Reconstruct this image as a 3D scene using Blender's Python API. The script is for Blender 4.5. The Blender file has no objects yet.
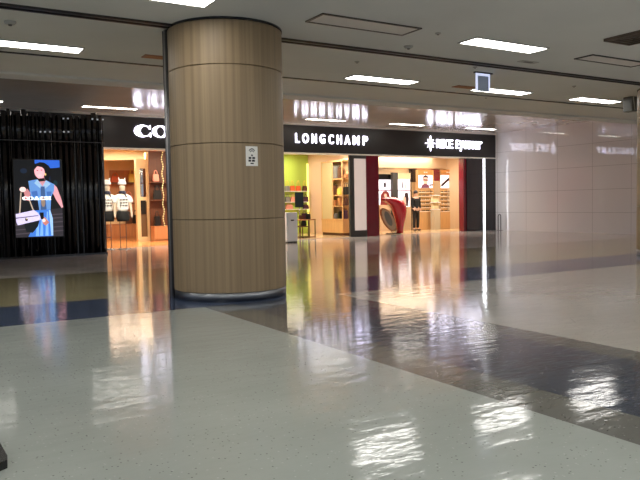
import bpy, bmesh, math, random
from mathutils import Vector, Matrix
random.seed(7)
K = 0.87          # layout units to metres
# ---------------------------------------------------------------- camera
F, YAW, PIT, ROL = 688.0, .5444347, .0521157, .0176467
cy, sy, cp, sp, cr, sr = math.cos(YAW), math.sin(YAW), math.cos(PIT), math.sin(PIT), math.cos(ROL), math.sin(ROL)
FWD = Vector((sy*cp, cy*cp, -sp)); RT = Vector((cy, -sy, 0)); DN = FWD.cross(RT)
RX = cr*RT + sr*DN; DY = -sr*RT + cr*DN
EYE = Vector((0, 0, 1.5))
scn = bpy.context.scene
cam = bpy.data.objects.new('camera', bpy.data.cameras.new('camera'))
scn.collection.objects.link(cam)
cam.matrix_world = Matrix.Translation(EYE*K) @ Matrix((RX, -DY, -FWD)).transposed().to_4x4()
cam.data.sensor_width = 36; cam.data.lens = F/640*36
cam.data.clip_start = .05; cam.data.clip_end = 300
scn.camera = cam
# ---------------------------------------------------------------- world and exposure
w = bpy.data.worlds.new('world'); scn.world = w; w.use_nodes = True
w.node_tree.nodes['Background'].inputs[0].default_value = (.78, .86, 1.0, 1)
w.node_tree.nodes['Background'].inputs[1].default_value = .6
scn.view_settings.view_transform = 'Standard'; scn.view_settings.look = 'None'
scn.view_settings.exposure = 0.0; scn.view_settings.gamma = 1.0
scn.view_settings.use_curve_mapping = False
CEIL_LAMP = 15.0      # ceiling fixture emission
SHOP = 1.0           # shop lamp multiplier

def area(name, loc, sx, sy_, power, col, rot=(0, 0, 0)):
    d = bpy.data.lights.new(name, 'AREA'); d.shape = 'RECTANGLE'
    d.size = sx*K; d.size_y = sy_*K; d.energy = power*SHOP; d.color = col
    o = bpy.data.objects.new(name, d); scn.collection.objects.link(o)
    o.location = loc; o.rotation_euler = rot
    return o
for nm_, xc, wd_, pw_, cl_ in (('coach_shop_lamp', 9.4, 6, 420, (1, .84, .64)), ('bag_shop_lamp', 15.5, 4, 220, (1, .9, .76)), ('eyewear_shop_lamp', 22.5, 6, 260, (1, .89, .75))):
    area(nm_, (xc, 26.6, 4.0), wd_, .7, pw_, cl_)
    area(nm_, (xc, 29.0 if xc > 20 else 30.0, 4.0), wd_*.8, .3, pw_*.3, cl_)

for k_, (lx, ly) in enumerate(((6.9, 20.6), (5.9, 20.6))):  # unseen spots added to brighten the mannequins
    d = bpy.data.lights.new('mannequin_fill_spot', 'SPOT'); d.energy = 900; d.spot_size = .4; d.spot_blend = .6; d.color = (1, .88, .7); d.shadow_soft_size = .08
    o = bpy.data.objects.new('mannequin_fill_spot', d); scn.collection.objects.link(o); o.location = (lx, ly, 4.9)
    o.rotation_euler = (Vector((7.2-.7*k_, 25.1, 1.7))-o.location).to_track_quat('-Z', 'Y').to_euler()

# ---------------------------------------------------------------- helpers
def at(x, y, ax, v):
    d = (x-320)/F*RX + (y-240)/F*DY + FWD
    return EYE + d*((v-EYE[ax])/d[ax])
def PX(x, Y, y=200): return at(x, y, 1, Y).x
def PZ(x, y, Y): return at(x, y, 1, Y).z
def lin(c):
    return tuple(((v/255)/12.92 if v/255 <= .04045 else ((v/255+.055)/1.055)**2.4) for v in c)
def mat(name, rgb, rough=.5, metal=0, coat=0, coat_r=.05, spec=.5, emit=0, alpha=None, trans=0, ior=None):
    m = bpy.data.materials.new(name); m.use_nodes = True
    b = m.node_tree.nodes['Principled BSDF']; i = b.inputs
    c = (*lin(rgb), 1)
    i['Base Color'].default_value = c; i['Roughness'].default_value = rough; i['Metallic'].default_value = metal
    i['Coat Weight'].default_value = coat; i['Coat Roughness'].default_value = coat_r
    i['Specular IOR Level'].default_value = spec
    if trans: i['Transmission Weight'].default_value = trans
    if ior: i['IOR'].default_value = ior
    if emit:
        i['Emission Color'].default_value = c; i['Emission Strength'].default_value = emit
    return m
def nd(m, t, **kw):
    n = m.node_tree.nodes.new(t)
    for k, v in kw.items(): setattr(n, k, v)
    return n
def ln(m, a, b): m.node_tree.links.new(a, b)
def bsdf(m): return m.node_tree.nodes['Principled BSDF'].inputs
def noisy(m, scale, vec=(1, 1, 1), amt=.25, detail=4, bump=0):
    """vary the base colour with object-space noise (grain, wear) and optional bump"""
    base = bsdf(m)['Base Color'].default_value[:]
    tc = nd(m, 'ShaderNodeTexCoord'); mp = nd(m, 'ShaderNodeMapping'); mp.inputs['Scale'].default_value = vec
    n = nd(m, 'ShaderNodeTexNoise'); n.inputs['Scale'].default_value = scale; n.inputs['Detail'].default_value = detail
    ln(m, tc.outputs['Object'], mp.inputs[0]); ln(m, mp.outputs[0], n.inputs['Vector'])
    r = nd(m, 'ShaderNodeValToRGB'); e = r.color_ramp.elements
    e[0].position = .3; e[1].position = .7
    e[0].color = (*[v*(1-amt) for v in base[:3]], 1); e[1].color = (*[min(1, v*(1+amt)) for v in base[:3]], 1)
    ln(m, n.outputs['Fac'], r.inputs[0]); ln(m, r.outputs[0], bsdf(m)['Base Color'])
    if bump:
        bp = nd(m, 'ShaderNodeBump'); bp.inputs['Strength'].default_value = bump; bp.inputs['Distance'].default_value = .01
        ln(m, n.outputs['Fac'], bp.inputs['Height']); ln(m, bp.outputs[0], bsdf(m)['Normal'])
    return m
C = scn.collection
class MB:
    def __init__(s): s.bm = bmesh.new()
    def face(s, pts, mi=0, flip=False):
        vs = [s.bm.verts.new(p) for p in (reversed(pts) if flip else pts)]
        f = s.bm.faces.new(vs); f.material_index = mi; return f
    def box(s, x0, y0, z0, x1, y1, z1, mi=0, bevel=0):
        r = bmesh.ops.create_cube(s.bm, size=1)
        vs = r['verts']
        for v in vs:
            v.co = Vector(((x0+x1)/2+v.co.x*(x1-x0), (y0+y1)/2+v.co.y*(y1-y0), (z0+z1)/2+v.co.z*(z1-z0)))
        fs = {f for v in vs for f in v.link_faces}
        for f in fs: f.material_index = mi
        if bevel:
            es = list({e for v in vs for e in v.link_edges})
            rr = bmesh.ops.bevel(s.bm, geom=es, offset=bevel, segments=2, affect='EDGES', profile=.5)
            for f in rr['faces']: f.material_index = mi
        return s
    def prism(s, pts, y0, y1, mi=0, axis='Y'):
        """outline in (a, b) extruded along an axis: Y -> (a,y,b); X -> (x,a,b); Z -> (a,b,z)"""
        def p(a, b, t):
            return {'Y': (a, t, b), 'X': (t, a, b), 'Z': (a, b, t)}[axis]
        A = [s.bm.verts.new(p(a, b, y0)) for a, b in pts]; B = [s.bm.verts.new(p(a, b, y1)) for a, b in pts]
        n = len(pts); fs = [s.bm.faces.new(A), s.bm.faces.new(B[::-1])]
        for i in range(n): fs.append(s.bm.faces.new((A[i], B[i], B[(i+1) % n], A[(i+1) % n])))
        for f in fs: f.material_index = mi
        bmesh.ops.recalc_face_normals(s.bm, faces=fs)
        return s
    def lathe(s, cx, cy_, prof, seg=32, mi=0, sx=1, sy_=1, smooth=True, cap=True):
        rings = []
        for r, z in prof:
            rings.append([s.bm.verts.new((cx+r*sx*math.cos(2*math.pi*k/seg), cy_+r*sy_*math.sin(2*math.pi*k/seg), z)) for k in range(seg)])
        for a, b in zip(rings, rings[1:]):
            for k in range(seg):
                f = s.bm.faces.new((a[k], a[(k+1) % seg], b[(k+1) % seg], b[k])); f.material_index = mi; f.smooth = smooth
        if cap:
            f = s.bm.faces.new(rings[0][::-1]); f.material_index = mi
            f = s.bm.faces.new(rings[-1]); f.material_index = mi
        return s
    def tube(s, pts, r, seg=8, mi=0, r1=None):
        pts = [Vector(p) for p in pts]; rings = []; n = len(pts)
        for i, p in enumerate(pts):
            d = (pts[min(i+1, n-1)]-pts[max(i-1, 0)]).normalized()
            u = d.cross(Vector((0, 1, 0)) if abs(d.y) < .9 else Vector((1, 0, 0))).normalized(); v = d.cross(u)
            rr = r if r1 is None else r+(r1-r)*i/(n-1)
            rings.append([s.bm.verts.new(p+rr*(u*math.cos(2*math.pi*k/seg)+v*math.sin(2*math.pi*k/seg))) for k in range(seg)])
        fs = []
        for a, b in zip(rings, rings[1:]):
            for k in range(seg):
                f = s.bm.faces.new((a[k], a[(k+1) % seg], b[(k+1) % seg], b[k])); f.smooth = True; fs.append(f)
        fs += [s.bm.faces.new(rings[0][::-1]), s.bm.faces.new(rings[-1])]
        for f in fs: f.material_index = mi
        return s
    def ball(s, c, rx, ry, rz, mi=0, seg=14):
        r = bmesh.ops.create_uvsphere(s.bm, u_segments=seg, v_segments=seg//2+2, radius=1)
        for v in r['verts']: v.co = Vector((c[0]+v.co.x*rx, c[1]+v.co.y*ry, c[2]+v.co.z*rz))
        for f in {f for v in r['verts'] for f in v.link_faces}: f.smooth = True; f.material_index = mi
        return s
    def build(s, name, mats, parent=None, kind=None):
        me = bpy.data.meshes.new(name); s.bm.to_mesh(me); s.bm.free()
        for m in (mats if isinstance(mats, (list, tuple)) else [mats]): me.materials.append(m)
        o = bpy.data.objects.new(name, me); C.objects.link(o)
        if parent:
            o.parent = parent
            off = parent.location + (parent.parent.location if parent.parent else Vector())
            if off.length: me.transform(Matrix.Translation(-off))
        if kind: o['kind'] = kind
        return o
def thing(name, label, cat, loc=(0, 0, 0), group=None):
    o = bpy.data.objects.new(name, None); C.objects.link(o); o.location = loc; o.empty_display_size = .1
    o['label'] = label; o['category'] = cat
    if group: o['group'] = group
    return o
def tag(o, label, cat, group=None):
    o['label'] = label; o['category'] = cat
    if group: o['group'] = group
    return o
def dup(root, delta, label=None, group=None):
    r = root.copy(); C.objects.link(r); r.location = root.location+Vector(delta)
    if label: r['label'] = label
    if group: r['group'] = group
    for ch in list(root.children):
        c = ch.copy(); C.objects.link(c); c.parent = r
        for g in list(ch.children):
            d = g.copy(); C.objects.link(d); d.parent = c
    return r
def struct(name, mb, m): return mb.build(name, m, kind='structure')

# ---------------------------------------------------------------- materials
YS = 25.7            # shop front line
WX = 26.2            # right wall
HC, HS = 4.38, 4.95  # main ceiling, soffit by the shops

def floor_mat():
    m = mat('terrazzo_floor', (172, 178, 170), .085, spec=.5)
    tc = nd(m, 'ShaderNodeTexCoord'); sep = nd(m, 'ShaderNodeSeparateXYZ'); ln(m, tc.outputs['Object'], sep.inputs[0])
    def mth(op, a, b):
        n = nd(m, 'ShaderNodeMath', operation=op)
        for k, v in ((0, a), (1, b)):
            if isinstance(v, (int, float)): n.inputs[k].default_value = v
            else: ln(m, v, n.inputs[k])
        return n.outputs[0]
    def between(c, a, b): return mth('MULTIPLY', mth('GREATER_THAN', c, a*K), mth('LESS_THAN', c, b*K))
    def mix(fac, a, b):
        n = nd(m, 'ShaderNodeMix', data_type='RGBA'); ln(m, fac, n.inputs[0])
        for k, v in ((6, a), (7, b)):
            if isinstance(v, tuple): n.inputs[k].default_value = (*lin(v), 1)
            else: ln(m, v, n.inputs[k])
        return n.outputs[2]
    X, Y = sep.outputs[0], sep.outputs[1]
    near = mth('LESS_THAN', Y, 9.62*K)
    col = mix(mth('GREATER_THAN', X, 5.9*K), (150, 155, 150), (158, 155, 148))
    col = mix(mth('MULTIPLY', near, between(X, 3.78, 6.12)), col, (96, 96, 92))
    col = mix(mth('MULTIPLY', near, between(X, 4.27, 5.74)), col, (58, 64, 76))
    col = mix(between(Y, 9.62, 11.55), col, (64, 74, 96))
    col = mix(between(Y, 11.55, 16.4), col, (140, 132, 102))
    col = mix(mth('GREATER_THAN', Y, 16.4*K), col, (186, 180, 176))
    # speckles
    vo = nd(m, 'ShaderNodeTexVoronoi'); vo.inputs['Scale'].default_value = 34
    ln(m, tc.outputs['Object'], vo.inputs['Vector'])
    sc_ = nd(m, 'ShaderNodeSeparateColor'); ln(m, vo.outputs['Color'], sc_.inputs[0])
    dark = mth('MULTIPLY', mth('LESS_THAN', vo.outputs['Distance'], .17), mth('GREATER_THAN', sc_.outputs[0], .62))
    lightc = mth('MULTIPLY', mth('LESS_THAN', vo.outputs['Distance'], .2), mth('LESS_THAN', sc_.outputs[0], .25))
    mul = nd(m, 'ShaderNodeMix', data_type='RGBA', blend_type='MULTIPLY'); ln(m, mth('MULTIPLY', dark, .75), mul.inputs[0])
    ln(m, col, mul.inputs[6]); mul.inputs[7].default_value = (.25, .25, .25, 1)
    mul2 = nd(m, 'ShaderNodeMix', data_type='RGBA'); ln(m, mth('MULTIPLY', lightc, .25), mul2.inputs[0])
    ln(m, mul.outputs[2], mul2.inputs[6]); mul2.inputs[7].default_value = (.6, .6, .58, 1)
    # broad mottling
    no = nd(m, 'ShaderNodeTexNoise'); no.inputs['Scale'].default_value = .8; no.inputs['Detail'].default_value = 5
    ln(m, tc.outputs['Object'], no.inputs['Vector'])
    mr = nd(m, 'ShaderNodeMapRange'); mr.inputs[1].default_value = .3; mr.inputs[2].default_value = .7
    mr.inputs[3].default_value = .9; mr.inputs[4].default_value = 1.08; ln(m, no.outputs['Fac'], mr.inputs[0])
    vm = nd(m, 'ShaderNodeVectorMath', operation='SCALE'); ln(m, mul2.outputs[2], vm.inputs[0]); ln(m, mr.outputs[0], vm.inputs['Scale'])
    ln(m, vm.outputs[0], bsdf(m)['Base Color'])
    # wavy polish
    mp = nd(m, 'ShaderNodeMapping'); mp.inputs['Rotation'].default_value = (0, 0, -.45); mp.inputs['Scale'].default_value = (.55, 1.6, 1)
    ln(m, tc.outputs['Object'], mp.inputs[0])
    n1 = nd(m, 'ShaderNodeTexNoise'); n1.inputs['Scale'].default_value = 4.6; n1.inputs['Detail'].default_value = 3.5; n1.inputs['Roughness'].default_value = .55
    ln(m, mp.outputs[0], n1.inputs['Vector'])
    b1 = nd(m, 'ShaderNodeBump'); b1.inputs['Strength'].default_value = 1; b1.inputs['Distance'].default_value = .0034
    ln(m, n1.outputs['Fac'], b1.inputs['Height']); ln(m, b1.outputs[0], bsdf(m)['Normal'])
    return m
M = {}
M['floor'] = floor_mat()
M['ceil'] = noisy(mat('ceiling_board', (218, 220, 218), .85), .6, amt=.05)
M['seam'] = mat('seam_dark', (42, 38, 36), .35)
M['steel'] = mat('brushed_steel', (150, 152, 156), .22, 1)
M['steel_dark'] = mat('dark_steel', (92, 90, 90), .35, .7)
M['rail'] = mat('satin_rail', (170, 168, 168), .35, .6)
M['soffit'] = noisy(mat('soffit_panel', (208, 198, 184), .2, coat=.6, coat_r=.12), 1.2, amt=.06, bump=.05)
M['lamp'] = mat('lamp_diffuser', (255, 252, 246), .5, emit=CEIL_LAMP)
M['lamp2'] = mat('slim_lamp_diffuser', (255, 250, 240), .5, emit=14)
M['lampframe'] = mat('lamp_frame', (176, 176, 172), .5)
M['wall'] = None
def wall_mat():
    m = mat('glossy_wall_panel', (218, 216, 216), .012)
    tc = nd(m, 'ShaderNodeTexCoord'); sep = nd(m, 'ShaderNodeSeparateXYZ'); ln(m, tc.outputs['Object'], sep.inputs[0])
    def line(o, pitch, off):
        a = nd(m, 'ShaderNodeMath', operation='ADD'); ln(m, o, a.inputs[0]); a.inputs[1].default_value = off+100*pitch
        b = nd(m, 'ShaderNodeMath', operation='MODULO'); ln(m, a.outputs[0], b.inputs[0]); b.inputs[1].default_value = pitch
        c = nd(m, 'ShaderNodeMath', operation='LESS_THAN'); ln(m, b.outputs[0], c.inputs[0]); c.inputs[1].default_value = .014
        return c.outputs[0]
    mx = nd(m, 'ShaderNodeMath', operation='MAXIMUM')
    ln(m, line(sep.outputs[1], 1.9*K, 0.9), mx.inputs[0]); ln(m, line(sep.outputs[2], 1.02*K, .1), mx.inputs[1])
    c = nd(m, 'ShaderNodeMix', data_type='RGBA'); ln(m, mx.outputs[0], c.inputs[0])
    base = bsdf(m)['Base Color'].default_value[:]
    c.inputs[6].default_value = base; c.inputs[7].default_value = (*[v*.6 for v in base[:3]], 1)
    ln(m, c.outputs[2], bsdf(m)['Base Color'])
    return m
M['wall'] = wall_mat()
M['black'] = mat('black_gloss', (14, 14, 15), .18)
M['flute'] = mat('black_flute', (12, 12, 14), .16, spec=.6)
M['fascia'] = mat('charcoal_fascia', (42, 40, 40), .35)
M['dgrey'] = mat('dark_grey', (60, 58, 55), .5)
M['letter'] = mat('sign_letter', (238, 234, 255), .4, emit=7)
M['letter_soft'] = mat('sign_letter_white', (255, 255, 255), .4, emit=2.2)
M['neon'] = mat('led_strip', (245, 248, 255), .4, emit=10)
M['white'] = mat('white_paint', (232, 230, 224), .5)
M['trimlight'] = mat('pale_trim', (232, 228, 222), .3)
def wood(name, rgb, amt=.18, rough=.45, scale=3, v=(14, 14, .5)):
    return noisy(mat(name, rgb, rough), scale, v, amt, 6)
M['colwood'] = wood('column_wood', (142, 121, 92), .2, .5, 2.2, (9, 9, .1))
M['oak'] = wood('oak', (205, 160, 105), .12)
M['orangewood'] = wood('orange_wood', (184, 128, 84), .14)
M['darkwood'] = wood('dark_wood', (92, 52, 30), .2)
M['cream'] = mat('cream_paint', (226, 204, 160), .6)
M['beige'] = mat('beige_paint', (206, 178, 142), .7)
M['pink'] = mat('pink_beige_paint', (232, 196, 168), .7)
M['lime'] = noisy(mat('lime_paint', (178, 206, 84), .55), 2, (1, 1, .05), .12)
M['shopfloor'] = mat('shop_floor', (222, 186, 140), .12)
M['coachfloor'] = wood('coach_floor', (214, 150, 90), .15, .15, 2, (1, 8, 1))
M['shopceil'] = mat('shop_ceiling', (236, 222, 200), .7)
M['maroon'] = mat('maroon_gloss', (110, 14, 32), .22, coat=.4)
M['darkmaroon'] = mat('dark_maroon_gloss', (26, 10, 14), .1, coat=.5)
M['red'] = mat('red_lacquer', (186, 24, 38), .2, coat=.6)
M['mirror'] = mat('mirror', (210, 205, 198), .04, 1)
M['glass'] = mat('clear_glass', (235, 240, 240), .03, trans=.85, ior=1.2)
M['tan'] = mat('tan_leather', (176, 118, 70), .5)
M['brown'] = mat('brown_leather', (88, 52, 34), .5)
M['bkleather'] = mat('black_leather', (22, 20, 20), .4)
M['orange'] = mat('orange_leather', (214, 98, 48), .5)
M['greyleather'] = mat('grey_leather', (120, 118, 112), .5)
M['purple'] = mat('plum_leather', (74, 40, 60), .5)
M['yellow'] = mat('yellow_leather', (232, 204, 90), .5)
M['pinkleather'] = mat('pink_leather', (226, 150, 130), .5)
M['skin'] = mat('skin', (200, 158, 134), .55)
M['mannequin'] = mat('mannequin_shell', (226, 208, 184), .45)
M['tee'] = mat('white_cotton', (248, 246, 242), .8)
M['cloth_black'] = mat('black_cloth', (18, 18, 20), .8)
M['ink'] = mat('black_ink', (20, 22, 30), .7)
M['hair'] = mat('dark_hair', (26, 18, 14), .5)

# ---------------------------------------------------------------- the setting
struct('floor', MB().box(-16, -9, -.2, WX, YS+.15, 0), M['floor'])
struct('ceiling', MB().box(-16, -9, HC, WX, 16.3, HC+.9), M['ceil'])
struct('ceiling_soffit', MB().box(-16, 16.3, HS, WX, YS+.5, HS+.33), M['soffit']).name = 'ceiling'
struct('wall_right', MB().box(WX, -9, -.2, WX+.3, 34, 5.3), M['wall'])
# ceiling channels and lip
struct('trim_1', MB().box(-16, 10.6, HC-.035, WX, 10.64, HC).box(-16, 10.76, HC-.035, WX, 10.8, HC).box(-16, 10.64, HC-.012, WX, 10.76, HC), M['seam'])
struct('trim_2', MB().box(-16, 13.8, HC-.02, WX, 13.86, HC), M['seam'])
struct('trim_3', MB().box(-16, 15.75, HC-.05, WX, 16.3, HC).box(-16, 16.3, HC-.05, WX, 16.36, HS), M['ceil'])
# fluted black cladding on the left, in front of the shop line
mb = MB(); YB = 22.8; x = -9.0; XB = PX(107, YB-.1, 200)-.03
mb.box(-10, YB, 0, XB, YB+.2, 4.36)
mb.box(XB-.2, YB+.2, 0, XB, YS-.06, 4.36)
tops = []
while x < XB:
    r = random.choice((.05, .06, .075, .09)); zt = random.choice((4.42, 4.47, 4.5, 4.55))
    yy = YB-random.choice((0, .02, .05))
    if x+r > XB+.02: break
    mb.lathe(x+r, yy, [(r, 0.06), (r, 3.58), (r-.012, 3.585), (r-.012, 3.605), (r, 3.61), (r, zt)], 10)
    tops.append((x+r, yy-r, r)); x += 2*r+random.choice((.0, .01, .03))
mb.box(-10, YB-.12, 0, XB, YB, .06)
struct('wall_left', mb, M['flute'])
mb = MB()
for px_, py_ in ((40.5, 131.8), (45, 131.8), (50, 131.8), (63.5, 118.5), (68, 118.5), (64, 131.8), (68.5, 131.8), (92.5, 119), (97.5, 119.5), (103, 119.5)):
    p = at(px_, py_, 1, YB-.14); mb.box(p.x-.02, YB-.16, p.z-.02, p.x+.02, YB-.1, p.z+.02)
struct('trim_9', mb, mat('pin_light', (200, 205, 215), .4, emit=.35))
struct('trim_10', MB().box(-10, YB-.16, 3.585, XB, YB-.13, 3.605), mat('seam_bar', (84, 84, 86), .4))
# shop fascia and trims
mb = MB(); mb.box(-10, YS, 3.72, WX, YS+.4, 4.88)
struct('wall_back', mb, M['fascia'])
struct('trim_4', MB().box(-10, YS-.06, 4.88, WX, YS+.4, HS), M['trimlight'])
struct('trim_5', MB().box(5.62, YS-.03, 3.66, WX, YS+.45, 3.72), mat('lit_edge', (240, 236, 226), .3))
XR = PX(467, YS); XM0 = PX(366.8, YS); XM1 = PX(379, YS); XD0 = PX(350, YS); XD1 = PX(354.5, YS)
# black glossy pier right of the eyewear shop
mb = MB(); mb.box(XR, YS, 0, WX, YS+.4, 3.66)
struct('wall_pier', mb, M['darkmaroon']).name = 'wall_back'
struct('trim_6', MB().box(PX(463, YS+.1), YS+.05, 0, XR, YS+.4, 3.66), M['maroon'])
# maroon pier between the bag shop and the eyewear shop
struct('wall_back', MB().box(XM0, YS, 0, XM1, YS+3.6, 3.66), M['maroon'])
# white panel in a dark frame, emission added to brighten its face
mb = MB(); mb.box(XD0, YS, 0, XD1, YS+.1, 3.66); mb.box(XD1, YS, 0, XM0, YS+.35, .28); mb.box(XD1, YS, 3.52, XM0, YS+.35, 3.66)
struct('trim_7', mb, M['dgrey'])
struct('wall_back', MB().box(XD1, YS+.04, .28, XM0, YS+.35, 3.52), mat('pale_panel_glow', (214, 198, 190), .25, emit=.5))
# LED strip on the black pier
p0 = at(483.7, 157.5, 1, YS)
mb = MB(); mb.box(p0.x-.04, YS-.035, 0.01, p0.x+.04, YS, 3.66)
o = mb.build('led_strip', M['neon']); tag(o, 'thin white vertical light strip on the black shop pier', 'light strip')

# ---- shop shells
def shell(x0, x1, yb, wallm, floorm, ceilz=4.05, leftm=None, rightm=None, y0=YS+.15, yc=YS+.45):
    struct('wall_back', MB().box(x0, yb, 0, x1, yb+.12, ceilz), wallm)
    struct('floor', MB().box(x0, y0, -.12, x1, yb, .012), floorm)
    struct('ceiling', MB().box(x0, yc, ceilz, x1, yb+.12, ceilz+.12), M['shopceil'])
    if leftm: struct('wall_left', MB().box(x0-.12, yc, 0, x0, yb+.12, ceilz), leftm)
    if rightm: struct('wall_right', MB().box(x1, yc, 0, x1+.12, yb+.12, ceilz), rightm)
shell(5.9, 13.0, 33.6, M['cream'], M['coachfloor'], leftm=M['orangewood'], rightm=M['darkwood'])
shell(13.13, XM0-.02, 31.2, M['pink'], M['shopfloor'], rightm=M['pink'])
shell(XM1+.02, WX-.16, 29.4, M['beige'], M['shopfloor'], y0=YS+.5, rightm=M['beige'])
struct('floor', MB().box(XM1, YS+.15, -.12, WX, YS+.5, 0), M['floor'])

# ---------------------------------------------------------------- wood-clad columns
def column(cx, cy_, label, pipe=True):
    R = .935
    t = thing('column', label, 'column', (cx, cy_, 0))
    zs = [.14, 1.29, 2.47, 3.67, HC-.03]
    for a, b in zip(zs, zs[1:]):
        m_ = MB(); m_.lathe(cx, cy_, [(R-.01, a), (R, a+.006), (R, a+.012), (R, a+.03), (R, b-.036), (R, b-.018), (R, b-.012), (R-.01, b-.006)], 96)
        m_.build('wood_panel', M['colwood'], t)
    MB().lathe(cx, cy_, [(R-.03, .13), (R-.03, HC-.02)], 64).build('core', M['seam'], t)
    MB().lathe(cx, cy_, [(R-.004, 0), (R-.004, .135), (R-.02, .14)], 96).build('base_ring', mat('ring_steel', (124, 126, 130), .32, 1), t)
    MB().lathe(cx, cy_, [(R+.008, HC-.035), (R+.008, HC)], 96).build('top_ring', M['black'], t)
    if pipe:
        d = Vector((cx, cy_, 0)).normalized(); l = Vector((-d.y, d.x, 0))
        for k, (off, back, r, mm) in enumerate(((R+.01, -.06, .03, 'steel_dark'), (R+.045, -.01, .022, 'rail'), (R+.06, .05, .03, 'steel_dark'))):
            c = Vector((cx, cy_, 0))+l*off+d*back
            MB().lathe(c.x, c.y, [(r, 0.0), (r, HC)], 16).build('steel_rail', M[mm], t)
    return t
COL = (4.69, 10.67)
column(*COL, 'large round wood-clad column with a steel foot ring carrying a small white notice')
# second column, seen at the right edge
def left_tangent_x(X, Y, R=.935):
    d = math.hypot(X, Y); a = math.atan2(X, Y)-math.asin(R/d)
    p = Vector((math.sin(a), math.cos(a), 0))*10+Vector((0, 0, 1.5)); q = p-EYE
    return 320+F*q.dot(RX)/q.dot(FWD)
X2 = 14.0
while left_tangent_x(X2, 10.67) < 636.5: X2 += .01
column(X2, 10.67, 'wood-clad column at the right edge before the glossy wall', pipe=False)

# notice on the column, curved round it
t = thing('notice', 'small white wireless notice stuck on the big wood column', 'notice', (COL[0], COL[1], 0))
d0 = math.atan2(*( (at(252.3, 156, 2, 1.5001).x*0+at(252.3, 156, 1, 9.8).y-COL[1]), (at(252.3, 156, 1, 9.8).x-COL[0])))
# find the angle on the cylinder whose projection is x = 252.3
def cyl(a, z, r=.94): return Vector((COL[0]+r*math.cos(a), COL[1]+r*math.sin(a), z))
def proj(p): q = Vector(p)-EYE; zz = q.dot(FWD); return 320+F*q.dot(RX)/zz, 240+F*q.dot(DY)/zz
best = min((abs(proj(cyl(math.radians(k/4), 2.1))[0]-252.3), math.radians(k/4)) for k in range(-700, -60))[1]
zt = min((abs(proj(cyl(best, z/200))[1]-146.3), z/200) for z in range(300, 600))[1]
zb = min((abs(proj(cyl(best, z/200))[1]-166), z/200) for z in range(300, 600))[1]
HW = .1/.93
def patch(mb, a0, a1, z0, z1, r, n=6, mi=0):
    for k in range(n):
        u, v = best+a0+(a1-a0)*k/n, best+a0+(a1-a0)*(k+1)/n
        mb.face([cyl(u, z0, r), cyl(v, z0, r), cyl(v, z1, r), cyl(u, z1, r)], mi)
mb = MB(); patch(mb, -HW, HW, zb, zt, .9405, 8)
for a in (-HW, HW): mb.face([cyl(best+a, zb, .936), cyl(best+a, zb, .9405), cyl(best+a, zt, .9405), cyl(best+a, zt, .936)])
mb.build('card', M['white'], t)
mb = MB(); h = zt-zb
for r, th in ((.35, .055), (.24, .05)):
    for k in range(10):
        a, b = math.radians(40+100*k/10), math.radians(40+100*(k+1)/10)
        def q(an, rr): return cyl(best+rr*math.cos(an)*HW*1.9, zt-h*.42+rr*math.sin(an)*h*.9, .942)
        mb.face([q(a, r), q(a, r-th), q(b, r-th), q(b, r)], flip=True)
for c0, c1, v0, v1 in ((-.07, .07, .5, .58), (-.28, -.06, .36, .46), (.02, .26, .36, .46), (-.3, -.08, .22, .32), (-.02, .24, .22, .32), (-.14, .14, .1, .16)):
    patch(mb, c0*HW*2, c1*HW*2, zb+h*v0, zb+h*v1, .942, 2)
mb.build('print', M['ink'], t)

# ---------------------------------------------------------------- ceiling fixtures
def lamp(x0, x1, y0, y1, label, group=None, z=HC, m='lamp', fr=.03):
    t = thing('ceiling_light', label, 'ceiling light', ((x0+x1)/2, (y0+y1)/2, z), group)
    f = MB(); f.box(x0-fr, y0-fr, z-.02, x0, y1+fr, z).box(x1, y0-fr, z-.02, x1+fr, y1+fr, z).box(x0, y0-fr, z-.02, x1, y0, z).box(x0, y1, z-.02, x1, y1+fr, z)
    f.build('frame', M['lampframe'], t)
    MB().box(x0, y0, z-.014, x1, y1, z).build('diffuser', M[m], t)
    return t
GR = 'lit rectangular lights in the main ceiling'
base = lamp(8.76, 10.58, 9.03, 9.46, 'lit rectangular ceiling light between the two blank ceiling panels', GR)
def L(x0, y0, label): return dup(base, (x0-8.76, y0-9.03, 0), label)
L(2.02, 9.03, 'lit ceiling light cut by the top edge just left of the column top')
L(1.08, 12.88, 'lit ceiling light at the left edge, above the dark ceiling seam')
L(4.95, 12.88, 'lit ceiling light hidden behind the top of the big column')
L(8.8, 12.88, 'lit ceiling light left of the hanging glass sign, nearer the seam')
L(12.68, 12.88, 'lit ceiling light directly behind the hanging glass sign')
L(16.48, 12.88, 'lit ceiling light at the far right, close to the edge column')
L(20.35, 12.88, 'lit ceiling light beyond the right edge column')
N = ('first', 'second', 'third', 'fourth', 'fifth', 'sixth', 'seventh', 'eighth', 'ninth')
for i, xx in enumerate((-8.5, -5.0, -1.5)):
    L(xx, 9.03, 'lit ceiling light out of view on the left, nearer row, %s from the far left' % N[i])
    L(xx, 12.88, 'lit ceiling light out of view on the left, farther row, %s from the far left' % N[i])
for j, yy in enumerate((5.4, 1.75, -1.9, -5.5)):
    for i, xx in enumerate((-8.5, -5.1, -1.5, 2.02, 5.6, 8.76, 12.3, 16.0, 20.0)):
        L(xx, yy, 'lit ceiling light overhead, %s row from the top edge, %s from the left' % (N[j], N[i]))
L(16.0, 9.03, 'lit ceiling light out of view, right of the grey blank panel'); L(20.5, 9.03, 'lit ceiling light out of view by the glossy right wall')
GS = 'slim lights in the brown soffit'
sl = lamp(5.35, 7.18, 24.0, 24.28, 'slim soffit light left of the column above the fluted wall', None, HS, 'lamp2', .02)
def S(x0, label): return dup(sl, (x0-5.35, 0, 0), label)
S(1.05, 'slim soffit light at the left edge over the fluted wall'); S(9.75, 'slim soffit light hidden behind the big column')
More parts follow.
